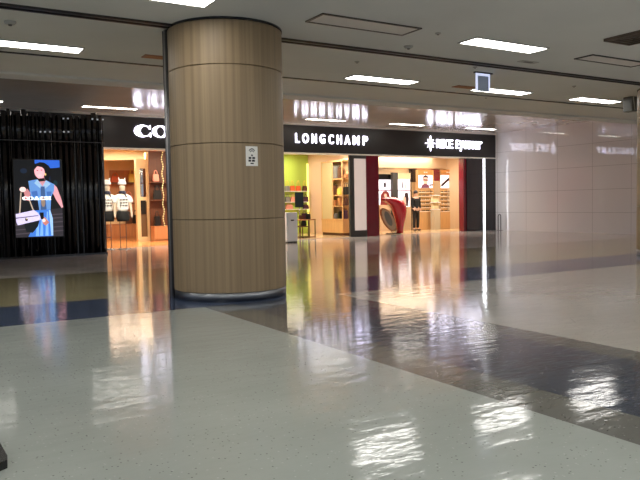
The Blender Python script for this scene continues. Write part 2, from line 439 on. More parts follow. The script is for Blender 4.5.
S(14.1, 'slim soffit light above the nine letter shop name'); S(18.3, 'slim soffit light between the two right shop names')
S(22.75, 'slim soffit light above the starred shop name')
S(-3.2, 'slim soffit light out of view, nearest the left edge'); S(-7.4, 'slim soffit light out of view at the far left end')
def blank(x0, x1, y0, y1, label):
    t = thing('ceiling_panel', label, 'ceiling panel', ((x0+x1)/2, (y0+y1)/2, HC))
    f = MB(); w_ = .035
    f.box(x0-w_, y0-w_, HC-.02, x0, y1+w_, HC).box(x1, y0-w_, HC-.02, x1+w_, y1+w_, HC).box(x0, y0-w_, HC-.02, x1, y0, HC).box(x0, y1, HC-.02, x1, y1+w_, HC)
    f.build('frame', M['seam'], t)
    MB().box(x0, y0, HC-.01, x1, y1, HC).build('panel', mat('blank_panel', (222, 218, 214), .7), t)
blank(5.58, 7.44, 9.0, 9.46, 'unlit beige ceiling panel with dark frame right of the column')
blank(11.9, 13.7, 9.03, 9.42, 'unlit grey ceiling panel with dark frame near the right edge')
# air diffuser, upper right corner
t = thing('air_diffuser', 'brown square air diffuser in the ceiling at the upper right', 'air vent', (11.3, 7.7, HC))
f = MB()
for k in range(4):
    a = .1*k; f.box(10.92+a*.9, 7.34+a*.9, HC-.05+.01*k, 11.66-a*.9, 7.37+a*.9, HC); f.box(10.92+a*.9, 8.03-a*.9, HC-.05+.01*k, 11.66-a*.9, 8.06-a*.9, HC)
    f.box(10.92+a*.9, 7.37+a*.9, HC-.05+.01*k, 10.95+a*.9, 8.03-a*.9, HC); f.box(11.63-a*.9, 7.37+a*.9, HC-.05+.01*k, 11.66-a*.9, 8.03-a*.9, HC)
f.build('louvre', mat('bronze_paint', (92, 80, 70), .5), t)
MB().box(10.95, 7.37, HC-.005, 11.63, 8.03, HC).build('throat', M['seam'], t)
ory = mat('terracotta_grille', (150, 104, 76), .6)
for px_, py_, lab in ((158.5, 57, 'small terracotta grille in the ceiling beside the column'), (464, 86.8, 'small terracotta grille in the ceiling left of the hanging glass sign')):
    p = at(px_, py_, 2, HC); t = thing('ceiling_grille', lab, 'vent', (p.x, p.y, HC))
    MB().box(p.x-.3, p.y-.13, HC-.015, p.x+.3, p.y+.13, HC).build('frame', ory, t)
    g = MB()
    for k in range(5): g.box(p.x-.26, p.y-.1+k*.045, HC-.02, p.x+.26, p.y-.08+k*.045, HC-.014)
    g.build('slats', M['tan'], t)
p = at(528, 61.8, 2, HC); t = thing('slot_vent', 'small dark slot vent beneath the lit light at upper right', 'vent', (p.x, p.y, HC))
MB().box(p.x-.24, p.y-.08, HC-.012, p.x+.24, p.y+.08, HC).build('frame', M['lampframe'], t)
MB().box(p.x-.12, p.y-.04, HC-.016, p.x+.12, p.y+.03, HC-.011).build('slot', M['seam'], t)
def detector(px_, py_, r, lab, name='smoke_detector', cat='detector'):
    p = at(px_, py_, 2, HC); t = thing(name, lab, cat, (p.x, p.y, HC))
    MB().lathe(p.x, p.y, [(r*.5, HC-r*.55), (r*.8, HC-r*.45), (r, HC-r*.2), (r, HC)], 20).build('housing', M['lampframe'], t)
    MB().lathe(p.x, p.y, [(r*.25, HC-r*.75), (r*.35, HC-r*.55)], 12).build('sensor', M['steel_dark'], t)
detector(408.5, 46, .085, 'round smoke detector below the beige ceiling panel')
detector(357, 61.5, .05, 'small sprinkler head above the middle ceiling light', 'sprinkler_head', 'sprinkler')
detector(10, 21.5, .09, 'dark round ceiling speaker at the upper left corner', 'ceiling_speaker', 'speaker')
detector(574, 86, .05, 'small sprinkler head below the right ceiling seam', 'sprinkler_head', 'sprinkler')
detector(478, 95.3, .035, 'tiny sprinkler head under the hanging glass sign', 'sprinkler_head', 'sprinkler')
detector(486, 97.8, .035, 'tiny sprinkler head just right of the one under the glass sign', 'sprinkler_head', 'sprinkler')
detector(475, 66.8, .05, 'small ceiling fitting above the hanging glass sign', 'sprinkler_head', 'sprinkler')
detector(438, 33, .05, 'small sprinkler head left of the lit light at upper right', 'sprinkler_head', 'sprinkler')
# hanging glass sign
p = at(476, 73, 1, 11.4); q = at(489.6, 92, 1, 11.4); z0, z1 = q.z, p.z; x0, x1 = p.x, q.x
t = thing('hanging_sign', 'small blank glass sign with bright edges hanging from the ceiling', 'sign', ((x0+x1)/2, 11.4, HC))
edge = mat('lit_acrylic_edge', (206, 214, 244), .3, emit=.9)
MB().box(x0-.04, 11.36, z1, x1+.06, 11.44, z1+.09).build('housing', M['steel_dark'], t)
MB().box((x0+x1)/2-.1, 11.38, z1+.09, (x0+x1)/2-.08, 11.4, HC).box((x0+x1)/2+.08, 11.38, z1+.09, (x0+x1)/2+.1, 11.4, HC).build('hanger_rods', M['steel_dark'], t)
MB().box(x0+.04, 11.392, z0, x1-.04, 11.408, z1-.05).build('glass_panel', mat('frosted_blue_glass', (176, 188, 210), .3), t)
MB().box(x0, 11.385, z0, x0+.04, 11.415, z1).box(x1-.04, 11.385, z0, x1, 11.415, z1).box(x0+.04, 11.385, z1-.05, x1-.04, 11.415, z1).build('lit_edge', edge, t)
# grey box under the ceiling by the right column
p = at(632, 96, 1, 12.2)
t = thing('ceiling_box', 'grey box fixed to the ceiling beside the right edge column', 'equipment box', (p.x, 12.2, HC))
MB().box(p.x-.12, 12.1, HC-.42, p.x+.12, 12.4, HC, bevel=.02).build('housing', mat('grey_housing', (92, 92, 86), .4), t)
MB().tube([(p.x-.1, 12.09, HC-.02), (p.x-.02, 12.09, HC-.4)], .008, 6).build('cable', M['white'], t)

# ---------------------------------------------------------------- lettering
def glyph_mesh(ch, bold=.0, font=None):
    cu = bpy.data.curves.new('g', 'FONT'); cu.body = ch; cu.offset = bold; cu.extrude = 0; cu.resolution_u = 6
    o = bpy.data.objects.new('g', cu); C.objects.link(o)
    dg = bpy.context.evaluated_depsgraph_get(); me = bpy.data.meshes.new_from_object(o.evaluated_get(dg))
    bpy.data.objects.remove(o); bpy.data.curves.remove(cu)
    bm = bmesh.new(); bm.from_mesh(me); bpy.data.meshes.remove(me)
    bmesh.ops.remove_doubles(bm, verts=bm.verts, dist=1e-5)
    return bm
def letter(ch, x0, x1, z0, z1, y, depth, m, parent, bold=.03, flipx=False):
    """glyph fitted to a box in the plane facing -Y, standing proud of the surface at y"""
    bm = glyph_mesh(ch, bold)
    xs = [v.co.x for v in bm.verts]; ys = [v.co.y for v in bm.verts]
    a0, a1, b0, b1 = min(xs), max(xs), min(ys), max(ys)
    ex = bmesh.ops.extrude_face_region(bm, geom=list(bm.faces))
    back = {v for v in ex['geom'] if isinstance(v, bmesh.types.BMVert)}
    for v in bm.verts:
        v.co = Vector((x0+(v.co.x-a0)/(a1-a0)*(x1-x0), y if v in back else y-depth, z0+(v.co.y-b0)/(b1-b0)*(z1-z0)))
    bmesh.ops.recalc_face_normals(bm, faces=bm.faces)
    mb = MB(); mb.bm.free(); mb.bm = bm
    return mb.build('letter', m, parent)
def wide_glyph(ch):
    """outlines of the wide slab capitals on a 0..1 box, list of polygons"""
    P = []
    def arc(cx, cz, rx, rz, a0, a1, n=18): return [(cx+rx*math.cos(math.radians(a0+(a1-a0)*k/n)), cz+rz*math.sin(math.radians(a0+(a1-a0)*k/n))) for k in range(n+1)]
    def band(o, i):
        for k in range(len(o)-1): P.append([o[k], o[k+1], i[k+1], i[k]])
    if ch == 'C':
        band(arc(.5, .5, .5, .5, 40, 320, 26), arc(.66, .5, .3, .41, 52, 308, 26))
        P.append([(.9, .66), (.97, .66), (.97, .98), (.93, .98), (.84, .84)]); P.append([(.93, .36), (.84, .16), (.96, .02), (1, .02), (1, .36)])
    if ch == 'O': band(arc(.5, .5, .5, .5, 0, 360, 32), arc(.5, .5, .26, .42, 0, 360, 32))
    if ch == 'A':
        P.append([(.42, 1), (.58, 1), (.88, .08), (.62, .08)]); P.append([(.42, 1), (.5, .8), (.24, .08), (.14, .08)])
        P.append([(.3, .3), (.66, .3), (.66, .38), (.32, .38)]); P.append([(0, 0), (.38, 0), (.38, .08), (0, .08)]); P.append([(.5, 0), (1, 0), (1, .08), (.5, .08)])
    if ch == 'H':
        for s in (0, .56):
            P.append([(s+.1, .08), (s+.34, .08), (s+.34, .92), (s+.1, .92)]); P.append([(s, 0), (s+.44, 0), (s+.44, .08), (s, .08)]); P.append([(s, .92), (s+.44, .92), (s+.44, 1), (s, 1)])
        P.append([(.34, .46), (.66, .46), (.66, .55), (.34, .55)])
    return P
def wide_letter(ch, x0, x1, z0, z1, y, depth, m, parent, mbx=None, mi=0):
    mb = mbx or MB()
    for poly in wide_glyph(ch):
        mb.prism([(x0+a*(x1-x0), z0+b*(z1-z0)) for a, b in poly], y-depth, y, mi)
    if mbx is None: mb.build('letter', m, parent)
# nine-letter sign
tx = [(294.6, 299.6), (301.6, 308.6), (311, 316.6), (319, 325), (327.8, 333.6), (336.2, 341.6), (343.6, 350.2), (352.2, 359.2), (362, 367.6)]
t = thing('shop_sign', 'lit white sans letters LONGCHAMP on the black fascia', 'sign', (PX(331, YS), YS, 4.34))
for ch, (a, b) in zip('LONGCHAMP', tx):
    letter(ch, PX(a+.5, YS, 138)+.01, PX(b, YS, 138)-.02, 4.13, 4.53, YS, .05, M['letter'], t, .008)
# wide slab letters
t = thing('shop_sign', 'lit white wide serif letters on the fascia, cut off by the column', 'sign', (PX(150, YS), YS, 4.35))
a = PX(134, YS, 131); wC = PX(150.8, YS, 131)-a; zc0, zc1 = PZ(142, 137, YS), PZ(142, 125, YS)
for k, ch in enumerate('COACH'):
    xa = a+k*(wC+.05); wide_letter(ch, xa, xa+wC, zc0, zc1, YS, .05, M['letter'], t)
# starred sign
t = thing('shop_sign', 'lit white star and narrow slab letters on the fascia', 'sign', (PX(452, YS), YS, 4.35))
sx, sz = PX(430.2, YS, 143), PZ(430.2, 143.4, YS); pts = []
for k in range(16):
    an = math.pi*k/8; r = (.37 if k % 4 == 0 else .27 if k % 4 == 2 else .1)
    pts.append((sx+r*.95*math.sin(an), sz+r*math.cos(an)))
mb = MB()
for k in range(16): mb.prism([(sx, sz), pts[k], pts[(k+1) % 16]], YS-.05, YS)
mb.build('star', M['letter'], t)
lz0, lz1 = PZ(458, 149, YS)+.02, PZ(458, 139.6, YS)
def run(word, pa, pb, lows=''):
    n = len(word); A, B = PX(pa, YS, 144), PX(pb, YS, 144); st = (B-A)/n
    for k, ch in enumerate(word):
        h1 = lz1-.03 if ch.isupper() else lz0+(lz1-lz0)*.88
        h0 = lz0-.13 if ch == 'y' else lz0
        letter(ch, A+k*st+.01, A+(k+1)*st-.02, h0, h1, YS, .05, M['letter'], t, .004)
run('RICE', 436.2, 452.8); run('Eyewear', 455.6, 481.8)

# ---------------------------------------------------------------- advertising screen on the fluted wall
YSC = YB-.2
SX0, SX1 = PX(14.6, YSC), PX(62, YSC); SZ1, SZ0 = PZ(38, 160, YSC), PZ(38, 236.8, YSC)
t = thing('advertising_screen', 'tall lit advertising screen on the black fluted wall', 'screen', ((SX0+SX1)/2, YSC, SZ0))
MB().box(SX0-.03, YSC, SZ0-.03, SX1+.03, YSC+.09, SZ1+.03).build('casing', M['black'], t)
cols = {}; pm = []
def pc(rgb, e=1.0):
    k = (rgb, e)
    if k not in cols:
        m_ = mat('screen_%d' % len(cols), rgb, .4, emit=e); cols[k] = len(pm); pm.append(m_)
    return cols[k]
pic = MB(); lay = [0]
def U(x, y): return (SX0+(x-70)/(300-70)*(SX1-SX0), SZ1+(y-50)/(416-50)*(SZ0-SZ1))
def poly(pts, rgb, e=1.0):
    lay[0] += 1; yy = YSC-.002-.0006*lay[0]
    pic.face([(U(*p)[0], yy, U(*p)[1]) for p in pts], pc(rgb, e))
def ell(cx, cy_, rx, ry, rgb, e=1.0, rot=0, n=20):
    c, s = math.cos(rot), math.sin(rot)
    poly([(cx+rx*math.cos(2*math.pi*k/n)*c-ry*math.sin(2*math.pi*k/n)*s, cy_+rx*math.cos(2*math.pi*k/n)*s+ry*math.sin(2*math.pi*k/n)*c) for k in range(n)], rgb, e)
poly([(70, 50), (300, 50), (300, 416), (70, 416)], (10, 12, 16))
poly([(70, 300), (300, 280), (300, 416), (70, 416)], (44, 40, 46))
for yy in (318, 335, 355, 378, 398): poly([(70, yy), (300, yy-12), (300, yy-6), (70, yy+5)], (74, 66, 74))
poly([(172, 50), (294, 50), (294, 84), (232, 90), (172, 66)], (40, 92, 196), 1.3)
ell(118, 102, 16, 12, (18, 34, 56)); ell(270, 160, 10, 14, (14, 44, 52)); poly([(240, 95), (246, 95), (246, 150), (240, 150)], (20, 34, 66))
poly([(168, 88), (176, 70), (196, 60), (218, 62), (240, 76), (252, 98), (248, 124), (234, 138), (216, 132), (210, 100), (186, 84), (170, 104)], (8, 7, 9))
poly([(186, 128), (214, 128), (224, 158), (204, 176), (184, 152)], (214, 150, 156))
ell(194, 106, 25, 33, (240, 176, 184), 1.2, -.15)
poly([(166, 88), (180, 66), (205, 62), (228, 84), (222, 98), (206, 84), (184, 80), (170, 96)], (8, 7, 9))
ell(184, 100, 4, 2, (30, 18, 22)); ell(204, 98, 4, 2, (30, 18, 22)); ell(195, 122, 8, 3.5, (250, 225, 228), 1.2, -.1); ell(222, 118, 4, 6, (236, 200, 120))
poly([(184, 138), (216, 136), (220, 150), (188, 153)], (6, 6, 10))
poly([(262, 166), (276, 180), (296, 236), (304, 276), (296, 280), (270, 240), (250, 196)], (226, 160, 168), 1.1)
poly([(138, 150), (182, 142), (206, 176), (224, 146), (264, 166), (262, 196), (246, 226), (240, 292), (166, 292), (150, 240), (144, 200)], (94, 140, 202), 1.2)
poly([(182, 142), (206, 176), (196, 186), (166, 160)], (150, 186, 226), 1.1); poly([(224, 146), (206, 176), (216, 188), (246, 164)], (150, 186, 226), 1.1)
poly([(196, 176), (216, 176), (222, 292), (192, 292)], (62, 92, 140)); poly([(150, 200), (178, 196), (184, 222), (156, 228)], (66, 108, 176)); poly([(224, 200), (250, 200), (244, 226), (226, 226)], (66, 108, 176))
ell(206, 250, 10, 24, (150, 126, 110)); poly([(150, 240), (180, 240), (186, 292), (166, 292)], (12, 16, 30))
poly([(114, 200), (132, 186), (146, 206), (140, 244), (122, 240)], (200, 132, 136)); ell(110, 190, 15, 12, (250, 214, 208), 1.2)
poly([(164, 290), (238, 286), (250, 330), (248, 414), (128, 414), (150, 376), (168, 340)], (60, 116, 204), 1.2)
for a_ in ((176, 300), (196, 300), (222, 296)): poly([(a_[0], a_[1]), (a_[0]+6, a_[1]), (a_[0]+4, 412), (a_[0]-12, 412)], (120, 170, 236), 1.2)
poly([(232, 290), (238, 288), (250, 330), (249, 412), (240, 412)], (160, 200, 240), 1.1)
poly([(112, 334), (190, 320), (176, 366), (150, 396), (120, 390), (110, 360)], (14, 20, 26))
poly([(98, 204), (104, 204), (94, 302), (88, 302)], (190, 170, 150)); poly([(136, 238), (141, 236), (160, 290), (154, 292)], (190, 170, 150))
poly([(72, 306), (160, 288), (176, 300), (194, 326), (188, 336), (80, 358), (74, 344)], (206, 196, 232), 1.3)
poly([(72, 322), (180, 312), (182, 316), (72, 328)], (120, 108, 130)); ell(122, 332, 7, 8, (70, 56, 40)); ell(124, 328, 3, 3, (240, 220, 160), 1.4)
poly([(194, 318), (212, 324), (232, 348), (214, 364), (200, 352)], (206, 128, 116)); poly([(186, 300), (206, 300), (206, 336), (190, 330)], (10, 10, 14)); ell(206, 338, 8, 8, (250, 222, 214), 1.2)
pic.build('picture', pm, t)
mb = MB(); xx = 106
for ch, wd in zip('COACH', (26, 28, 30, 26, 30)):
    a_, b_ = U(xx, 240), U(xx+wd-2, 224); wide_letter(ch, a_[0], b_[0], a_[1], b_[1], YSC-.05, .006, None, None, mb); xx += wd
mb.build('lettering', M['letter_soft'], t)

# ---------------------------------------------------------------- bodies (skin modifier)
def skin_body(name, verts, edges, m, parent, root=0, sub=2):
    me = bpy.data.meshes.new(name); me.from_pydata([v[0] for v in verts], edges, [])
    o = bpy.data.objects.new(name+'_tmp', me); C.objects.link(o)
    md = o.modifiers.new('s', 'SKIN'); md.use_smooth_shade = True
    sv = me.skin_vertices[0].data
    for k, v in enumerate(verts): sv[k].radius = v[1] if isinstance(v[1], tuple) else (v[1], v[1]); sv[k].use_root = (k == root)
    ss = o.modifiers.new('u', 'SUBSURF'); ss.levels = sub; ss.render_levels = sub
    dg = bpy.context.evaluated_depsgraph_get(); nm = bpy.data.meshes.new_from_object(o.evaluated_get(dg)); bpy.data.objects.remove(o)
    nm.name = name; nm.materials.clear(); nm.materials.append(m)
    for f in nm.polygons: f.use_smooth = True
    ob = bpy.data.objects.new(name, nm); C.objects.link(ob)
    if parent: ob.parent = parent
    return ob

# mannequins of the first shop: shop bust on two rods, parts relative to the base
def mannequin(loc, label, s=1.22):
    t = thing('mannequin', label, 'mannequin', loc)
    def v(x, y, z, r): return ((x*s, y*s, z*s), (r[0]*s, r[1]*s) if isinstance(r, tuple) else r*s)
    V = [v(0, 0, .98, (.15, .1)), v(0, 0, 1.15, (.13, .1)), v(0, 0, 1.4, (.15, .1)), v(0, 0, 1.56, (.13, .08)), v(0, 0, 1.68, .05), v(0, -.01, 1.8, .095), v(0, -.01, 1.9, .1),
         v(-.19, 0, 1.52, .055), v(-.24, .01, 1.28, .042), v(-.25, -.03, 1.04, .032), v(-.25, -.05, .93, .03),
         v(.19, 0, 1.52, .055), v(.24, .01, 1.28, .042), v(.25, -.03, 1.04, .032), v(.25, -.05, .93, .03)]
    E = [(0, 1), (1, 2), (2, 3), (3, 4), (4, 5), (5, 6), (3, 7), (7, 8), (8, 9), (9, 10), (3, 11), (11, 12), (12, 13), (13, 14)]
    b = skin_body('body', V, E, M['mannequin'], t)
    def shirt():
        V = [v(0, 0, 1.1, (.2, .135)), v(0, 0, 1.25, (.185, .13)), v(0, 0, 1.44, (.19, .13)), v(0, 0, 1.58, (.13, .1)), v(-.2, 0, 1.52, .085), v(-.26, 0, 1.36, .08), v(.2, 0, 1.52, .085), v(.26, 0, 1.36, .08)]
        return skin_body('tee_shirt', V, [(0, 1), (1, 2), (2, 3), (3, 4), (4, 5), (3, 6), (6, 7)], M['tee'], t)
    sh = shirt()
    g = MB()
    for zz, ws in ((1.45, (.05, .07, .05)), (1.36, (.06, .05, .04)), (1.28, (.04, .05, .07))):
        x_ = -.11
        for w_ in ws: g.box(x_*s, -.152*s, zz*s, (x_+w_)*s, -.13*s, (zz+.028)*s); x_ += w_+.025
    o = g.build('print', M['ink']); o.parent = sh
    o = MB().lathe(0, 0, [(.17*s, .82*s), (.2*s, .9*s), (.19*s, 1.1*s), (.17*s, 1.13*s)], 20, sy_=.7).build('shorts', M['cloth_black']); o.parent = t
    o = MB().lathe(0, -.01, [(.07*s, 1.63*s), (.11*s, 1.66*s), (.1*s, 1.71*s), (.06*s, 1.73*s)], 16).tube([(.03*s, -.11*s, 1.67*s), (.08*s, -.16*s, 1.54*s)], .03*s, 6, r1=.012).build('scarf', mat('navy_silk', (40, 44, 66), .5)); o.parent = t
    h = MB().ball((0, 0, 1.98*s), .11*s, .11*s, .09*s).lathe(0, 0, [(.115*s, 1.91*s), (.125*s, 1.95*s), (.11*s, 1.98*s)], 18)
    h.tube([(-.07*s, 0, 2.03*s), (-.1*s, 0, 2.13*s)], .035*s, 8, r1=.008).tube([(.07*s, 0, 2.03*s), (.1*s, 0, 2.12*s)], .035*s, 8, r1=.008)
    o = h.build('hat', M['tee']); o.parent = t
    o = MB().tube([(-.1*s, 0, .02), (-.1*s, 0, .95*s)], .012, 8).tube([(.08*s, 0, .02), (.08*s, 0, .95*s)], .012, 8).box(-.1*s, -.012, .42, .08*s, .012, .44).build('stand_rods', M['steel_dark']); o.parent = t
    o = MB().lathe(0, 0, [(.24, 0), (.24, .015), (.2, .022)], 28).build('base_plate', M['steel']); o.parent = t
    return t
pm1 = at(124.5, 249, 2, 0); mannequin((PX(122.5, 25.05), 25.05, 0), 'full mannequin in white printed tee and dark shorts at the wood shop entrance')
mannequin((PX(107.2, 25.35), 25.35, 0), 'half hidden white tee mannequin right behind the fluted wall edge')

# ---------------------------------------------------------------- bags
def bag(loc, w_, h_, d_, m, label, group=None, handle=None, cat='handbag', hh=.6, yaw=0):
    t = thing('handbag', label, cat, loc, group)
    b = MB(); n = 4
    b.prism([(-w_/2, 0), (w_/2, 0), (w_/2*.98, h_*.25), (w_/2*.82, h_), (-w_/2*.82, h_), (-w_/2*.98, h_*.25)], -d_/2, d_/2)
    bmesh.ops.bevel(b.bm, geom=list(b.bm.edges), offset=min(w_, h_, d_)*.12, segments=2, affect='EDGES')
    o = b.build('bag_body', m); o.parent = t
    hm = handle or m
    for s in (-1, 1):
        pts = [(w_*.28*math.cos(math.pi*k/8), s*d_*.25, h_*.93+h_*hh*math.sin(math.pi*k/8)) for k in range(9)]
        o = MB().tube(pts, max(.008, w_*.03), 6).build('handle', hm); o.parent = t
    t.rotation_euler.z = yaw
    return t
def shelf(name_, x0, x1, y0, y1, z, th, m, label):
    o = MB().box(x0, y0, z-th, x1, y1, z).build(name_, m); tag(o, label, 'shelf'); return o

# ================= first shop (warm wood) =================
yb1 = 33.6
# left back cabinets
def cabinet(x0, x1, y0, y1, z1, m, label, doors, topm=None, z0=.012, name='base_cabinet'):
    t = thing(name, label, 'cabinet', ((x0+x1)/2, y0, z0))
    MB().box(x0, y0+.03, z0, x1, y1, z1-.04).build('body', m, t)
    MB().box(x0-.02, y0-.01, z1-.04, x1+.02, y1, z1).build('top', topm or m, t)
    st = (x1-x0)/doors
    for k in range(doors):
        MB().box(x0+k*st+.012, y0, z0+.08, x0+(k+1)*st-.012, y0+.03, z1-.06, bevel=.004).build('door', m, t)
    return t
xa, xb = PX(107, 33.0), PX(137, 33.0)
cabinet(xa, xb, 33.0, yb1-.005, PZ(122, 224, 33.0), M['orangewood'], 'low orange wood cabinet behind the mannequins', 5)
for k, (py_, lab) in enumerate(((182.5, 'upper'), (203, 'lower'))):
    shelf('wall_shelf', PX(112, 33.2), xb-.1, 33.1, yb1-.005, PZ(122, py_, 33.2), .05, M['darkwood'], lab+' dark wood wall shelf behind the mannequins')
MB_ = MB(); MB_.box(PX(110, yb1), yb1-.06, .95, PX(134, yb1), yb1-.003, 3.3); tag(MB_.build('wall_panel', M['orangewood']), 'orange brown wood backing panel behind the mannequins', 'panel')
zsh = PZ(122, 182.5, 33.2); zsl = PZ(122, 203, 33.2); zct = PZ(122, 224, 33.0)
bag((PX(116, 33.3), 33.3, zsh), .42, .3, .16, M['orange'], 'orange brown handbag on the shelf above the mannequins')
bag((PX(133, 33.3), 33.3, zsh), .4, .42, .18, M['yellow'], 'pale yellow handbag on the upper shelf left of the cream frame')
bag((PX(129, 33.3), 33.3, zsl), .4, .36, .16, M['pinkleather'], 'pink handbag on the lower shelf right of the mannequins')
bag((PX(119, 33.3), 33.3, zsl), .3, .34, .16, M['brown'], 'brown handbag on the lower shelf behind the mannequins')
bag((PX(128.5, 33.25), 33.25, zct), .3, .36, .16, M['brown'], 'brown handbag standing on the low orange cabinet')
bag((PX(134.9, 33.25), 33.25, zct), .3, .42, .16, M['bkleather'], 'black handbag standing on the low orange cabinet')
# cream framed standing mirror pier
YM = 29.9
m0, m1, m2, m3 = PX(137, YM), PX(140.5, YM), PX(147, YM), PX(152.5, YM)
t = thing('framed_mirror', 'tall cream framed mirror standing in the wood shop', 'mirror', ((m0+m3)/2, YM, .012))
MB().box(m0, YM, .012, m1, YM+.25, 3.6).box(m1, YM, 3.35, m2, YM+.25, 3.6).box(m1, YM, .012, m2, YM+.25, .2).box(m2, YM, .012, m3, YM+.25, 3.9).build('frame', M['cream'], t)
MB().box(m1, YM+.06, 1.95, m2, YM+.1, 3.2).build('upper_glass', M['mirror'], t)
MB().box(m1, YM+.06, .2, m2, YM+.2, 1.75).build('lower_panel', mat('smoky_panel', (120, 96, 70), .25), t)
MB().box(m1, YM+.02, 1.2, m2-.05, YM+.06, 1.8).build('dark_tray', M['hair'], t)
MB().box(m1, YM+.05, 1.75, m2, YM+.25, 1.95).build('crossbar', M['cream'], t)
MB().box(m1, YM+.06, 3.2, m2, YM+.2, 3.35).build('top_infill', M['cream'], t)
# right shelving
YR = 29.0
r0, r1 = PX(153.5, YR), PX(153.5, YR)+3.2
struct('wall_back', MB().box(r0, YR+.5, 0, r1, YR+.6, 4.05), M['darkwood'])
cabinet(r0, r1, YR, YR+.5, PZ(158, 226, YR), M['orangewood'], 'low orange wood cabinet right of the cream mirror frame', 5)
zr = [PZ(158, 181.5, YR+.2), PZ(158, 199.5, YR+.2), PZ(158, 226, YR)]
shelf('wall_shelf', r0, r1, YR+.1, YR+.5, zr[0], .05, M['darkwood'], 'upper dark wood shelf right of the cream mirror frame')
shelf('wall_shelf', r0, r1, YR+.1, YR+.5, zr[1], .05, M['darkwood'], 'lower dark wood shelf right of the cream mirror frame')
bag((PX(156.5, YR+.25), YR+.25, zr[0]), .26, .32, .16, M['pinkleather'], 'pink orange handbag on the upper shelf beside the column')
bag((PX(162, YR+.25), YR+.25, zr[0]), .2, .3, .16, M['brown'], 'small brown handbag on the upper shelf touching the column edge')
bag((PX(157.5, YR+.25), YR+.25, zr[1]), .36, .4, .16, M['bkleather'], 'black handbag on the lower shelf beside the column')
bag((PX(156.5, YR+.25), YR+.25, zr[2]), .26, .42, .18, M['bkleather'], 'black handbag on the orange cabinet beside the column')
bag((PX(162.5, YR+.25), YR+.25, zr[2]), .24, .46, .18, M['brown'], 'dark brown handbag on the orange cabinet next to the column')
t = thing('bead_curtain', 'glittering string of pale beads hanging beside the column', 'decoration', (PX(163.5, 28.4), 28.4, 3.6))
g = MB()
for k in range(34): g.ball((PX(163.3, 28.4)+.03*math.sin(k), 28.4, 4.0-.1*k), .03, .03, .04, seg=6)
o = g.build('beads', mat('bead', (200, 196, 150), .2), t); o['kind'] = 'stuff'
# bulkhead across the shop ceiling
struct('trim_8', MB().prism([(5.9, 3.55), (13.0, 3.75), (13.0, 4.05), (5.9, 4.05)], 31.0, 31.3), M['cream'])

# ================= middle shop (bags, lime wall) =================
YG = 30.9
gx0, gx1 = 13.15, PX(309, YG)
struct('wall_back', MB().box(gx0, YG, 0, gx1, YG+.28, 4.05), M['lime'])
MBl = MB(); MBl.box(gx1-.12, YG-.03, .3, gx1, YG, 3.6); tag(MBl.build('light_strip', mat('yellow_light', (246, 240, 130), .5, emit=1.2)), 'glowing yellow vertical light strip at the lime wall edge', 'light strip')
zg = [PZ(297, 191, YG-.2), PZ(297, 201.8, YG-.2), PZ(297, 209, YG-.2)]
for k, z in enumerate(zg):
    shelf('wall_shelf', gx0, gx1-.15, YG-.35, YG-.003, z, .03, M['white'], ('top', 'middle', 'bottom')[k]+' white bag shelf on the lime wall')
row = [(287.5, 'greyleather', 'grey'), (292.5, 'orange', 'orange'), (298.5, 'orange', 'coral'), (305, 'brown', 'brown')]
for k, (px_, mm, nm) in enumerate(row):
    bag((PX(px_, YG-.2), YG-.2, zg[0]), .26, .26, .14, M[mm], nm+' tote with yellow handles on the top shelf of the lime wall' if k != 2 else 'coral tote with yellow handles, third on the top lime wall shelf', handle=M['yellow'], hh=1.1)
for px_, mm, nm in ((287.5, 'greyleather', 'grey'), (292.8, 'pinkleather', 'pink'), (305.8, 'purple', 'plum')):
    bag((PX(px_, YG-.2), YG-.2, zg[1]), .27, .26, .14, M[mm], nm+' handbag on the middle shelf of the lime wall', hh=.5)
bag((PX(305.8, YG-.2), YG-.2, zg[2]), .32, .2, .14, M['purple'], 'plum handbag on the bottom shelf of the lime wall', hh=.3)
bag((PX(289, YG-.2), YG-.2, zg[2]), .4, .22, .16, M['pinkleather'], 'pale pink handbag on the bottom shelf of the lime wall', hh=.3)
# dark display panel on a stand
YD = 27.2
d0x, d1x = PX(295.3, YD), PX(303.6, YD); dz1, dz0 = PZ(299, 192.3, YD), PZ(299, 207.3, YD)
t = thing('display_stand', 'black display panel on a stand before the lime wall', 'display', ((d0x+d1x)/2, YD, .012))
MB().box(d0x, YD, dz0, d1x, YD+.05, dz1, bevel=.01).build('panel', mat('teal_black', (14, 24, 28), .3), t)
MB().tube([((d0x+d1x)/2, YD+.03, .02), ((d0x+d1x)/2, YD+.03, dz0+.02)], .02, 8).build('pole', M['steel_dark'], t)
MB().lathe((d0x+d1x)/2, YD+.03, [(.18, .012), (.18, .03)], 20).build('foot', M['steel_dark'], t)
# pedestal at the entrance
YP = 23.6
p0x, p1x = PX(286.8, YP, 230), PX(297.8, YP, 230); pz = PZ(292, 212.5, YP)
t = thing('pedestal', 'pale blue grey pedestal at the bag shop entrance beside the column', 'pedestal', ((p0x+p1x)/2, YP, 0))
MB().box(p0x, YP, .05, p1x, YP+.3, pz, bevel=.03).build('body', mat('pale_grey_paint', (228, 232, 236), .4), t)
MB().box(p0x+.02, YP+.02, 0, p1x-.02, YP+.28, .05).build('plinth', M['dgrey'], t)
MB().box((p0x+p1x)/2-.06, YP-.006, pz-.33, (p0x+p1x)/2+.08, YP, pz-.28).build('badge', M['ink'], t)
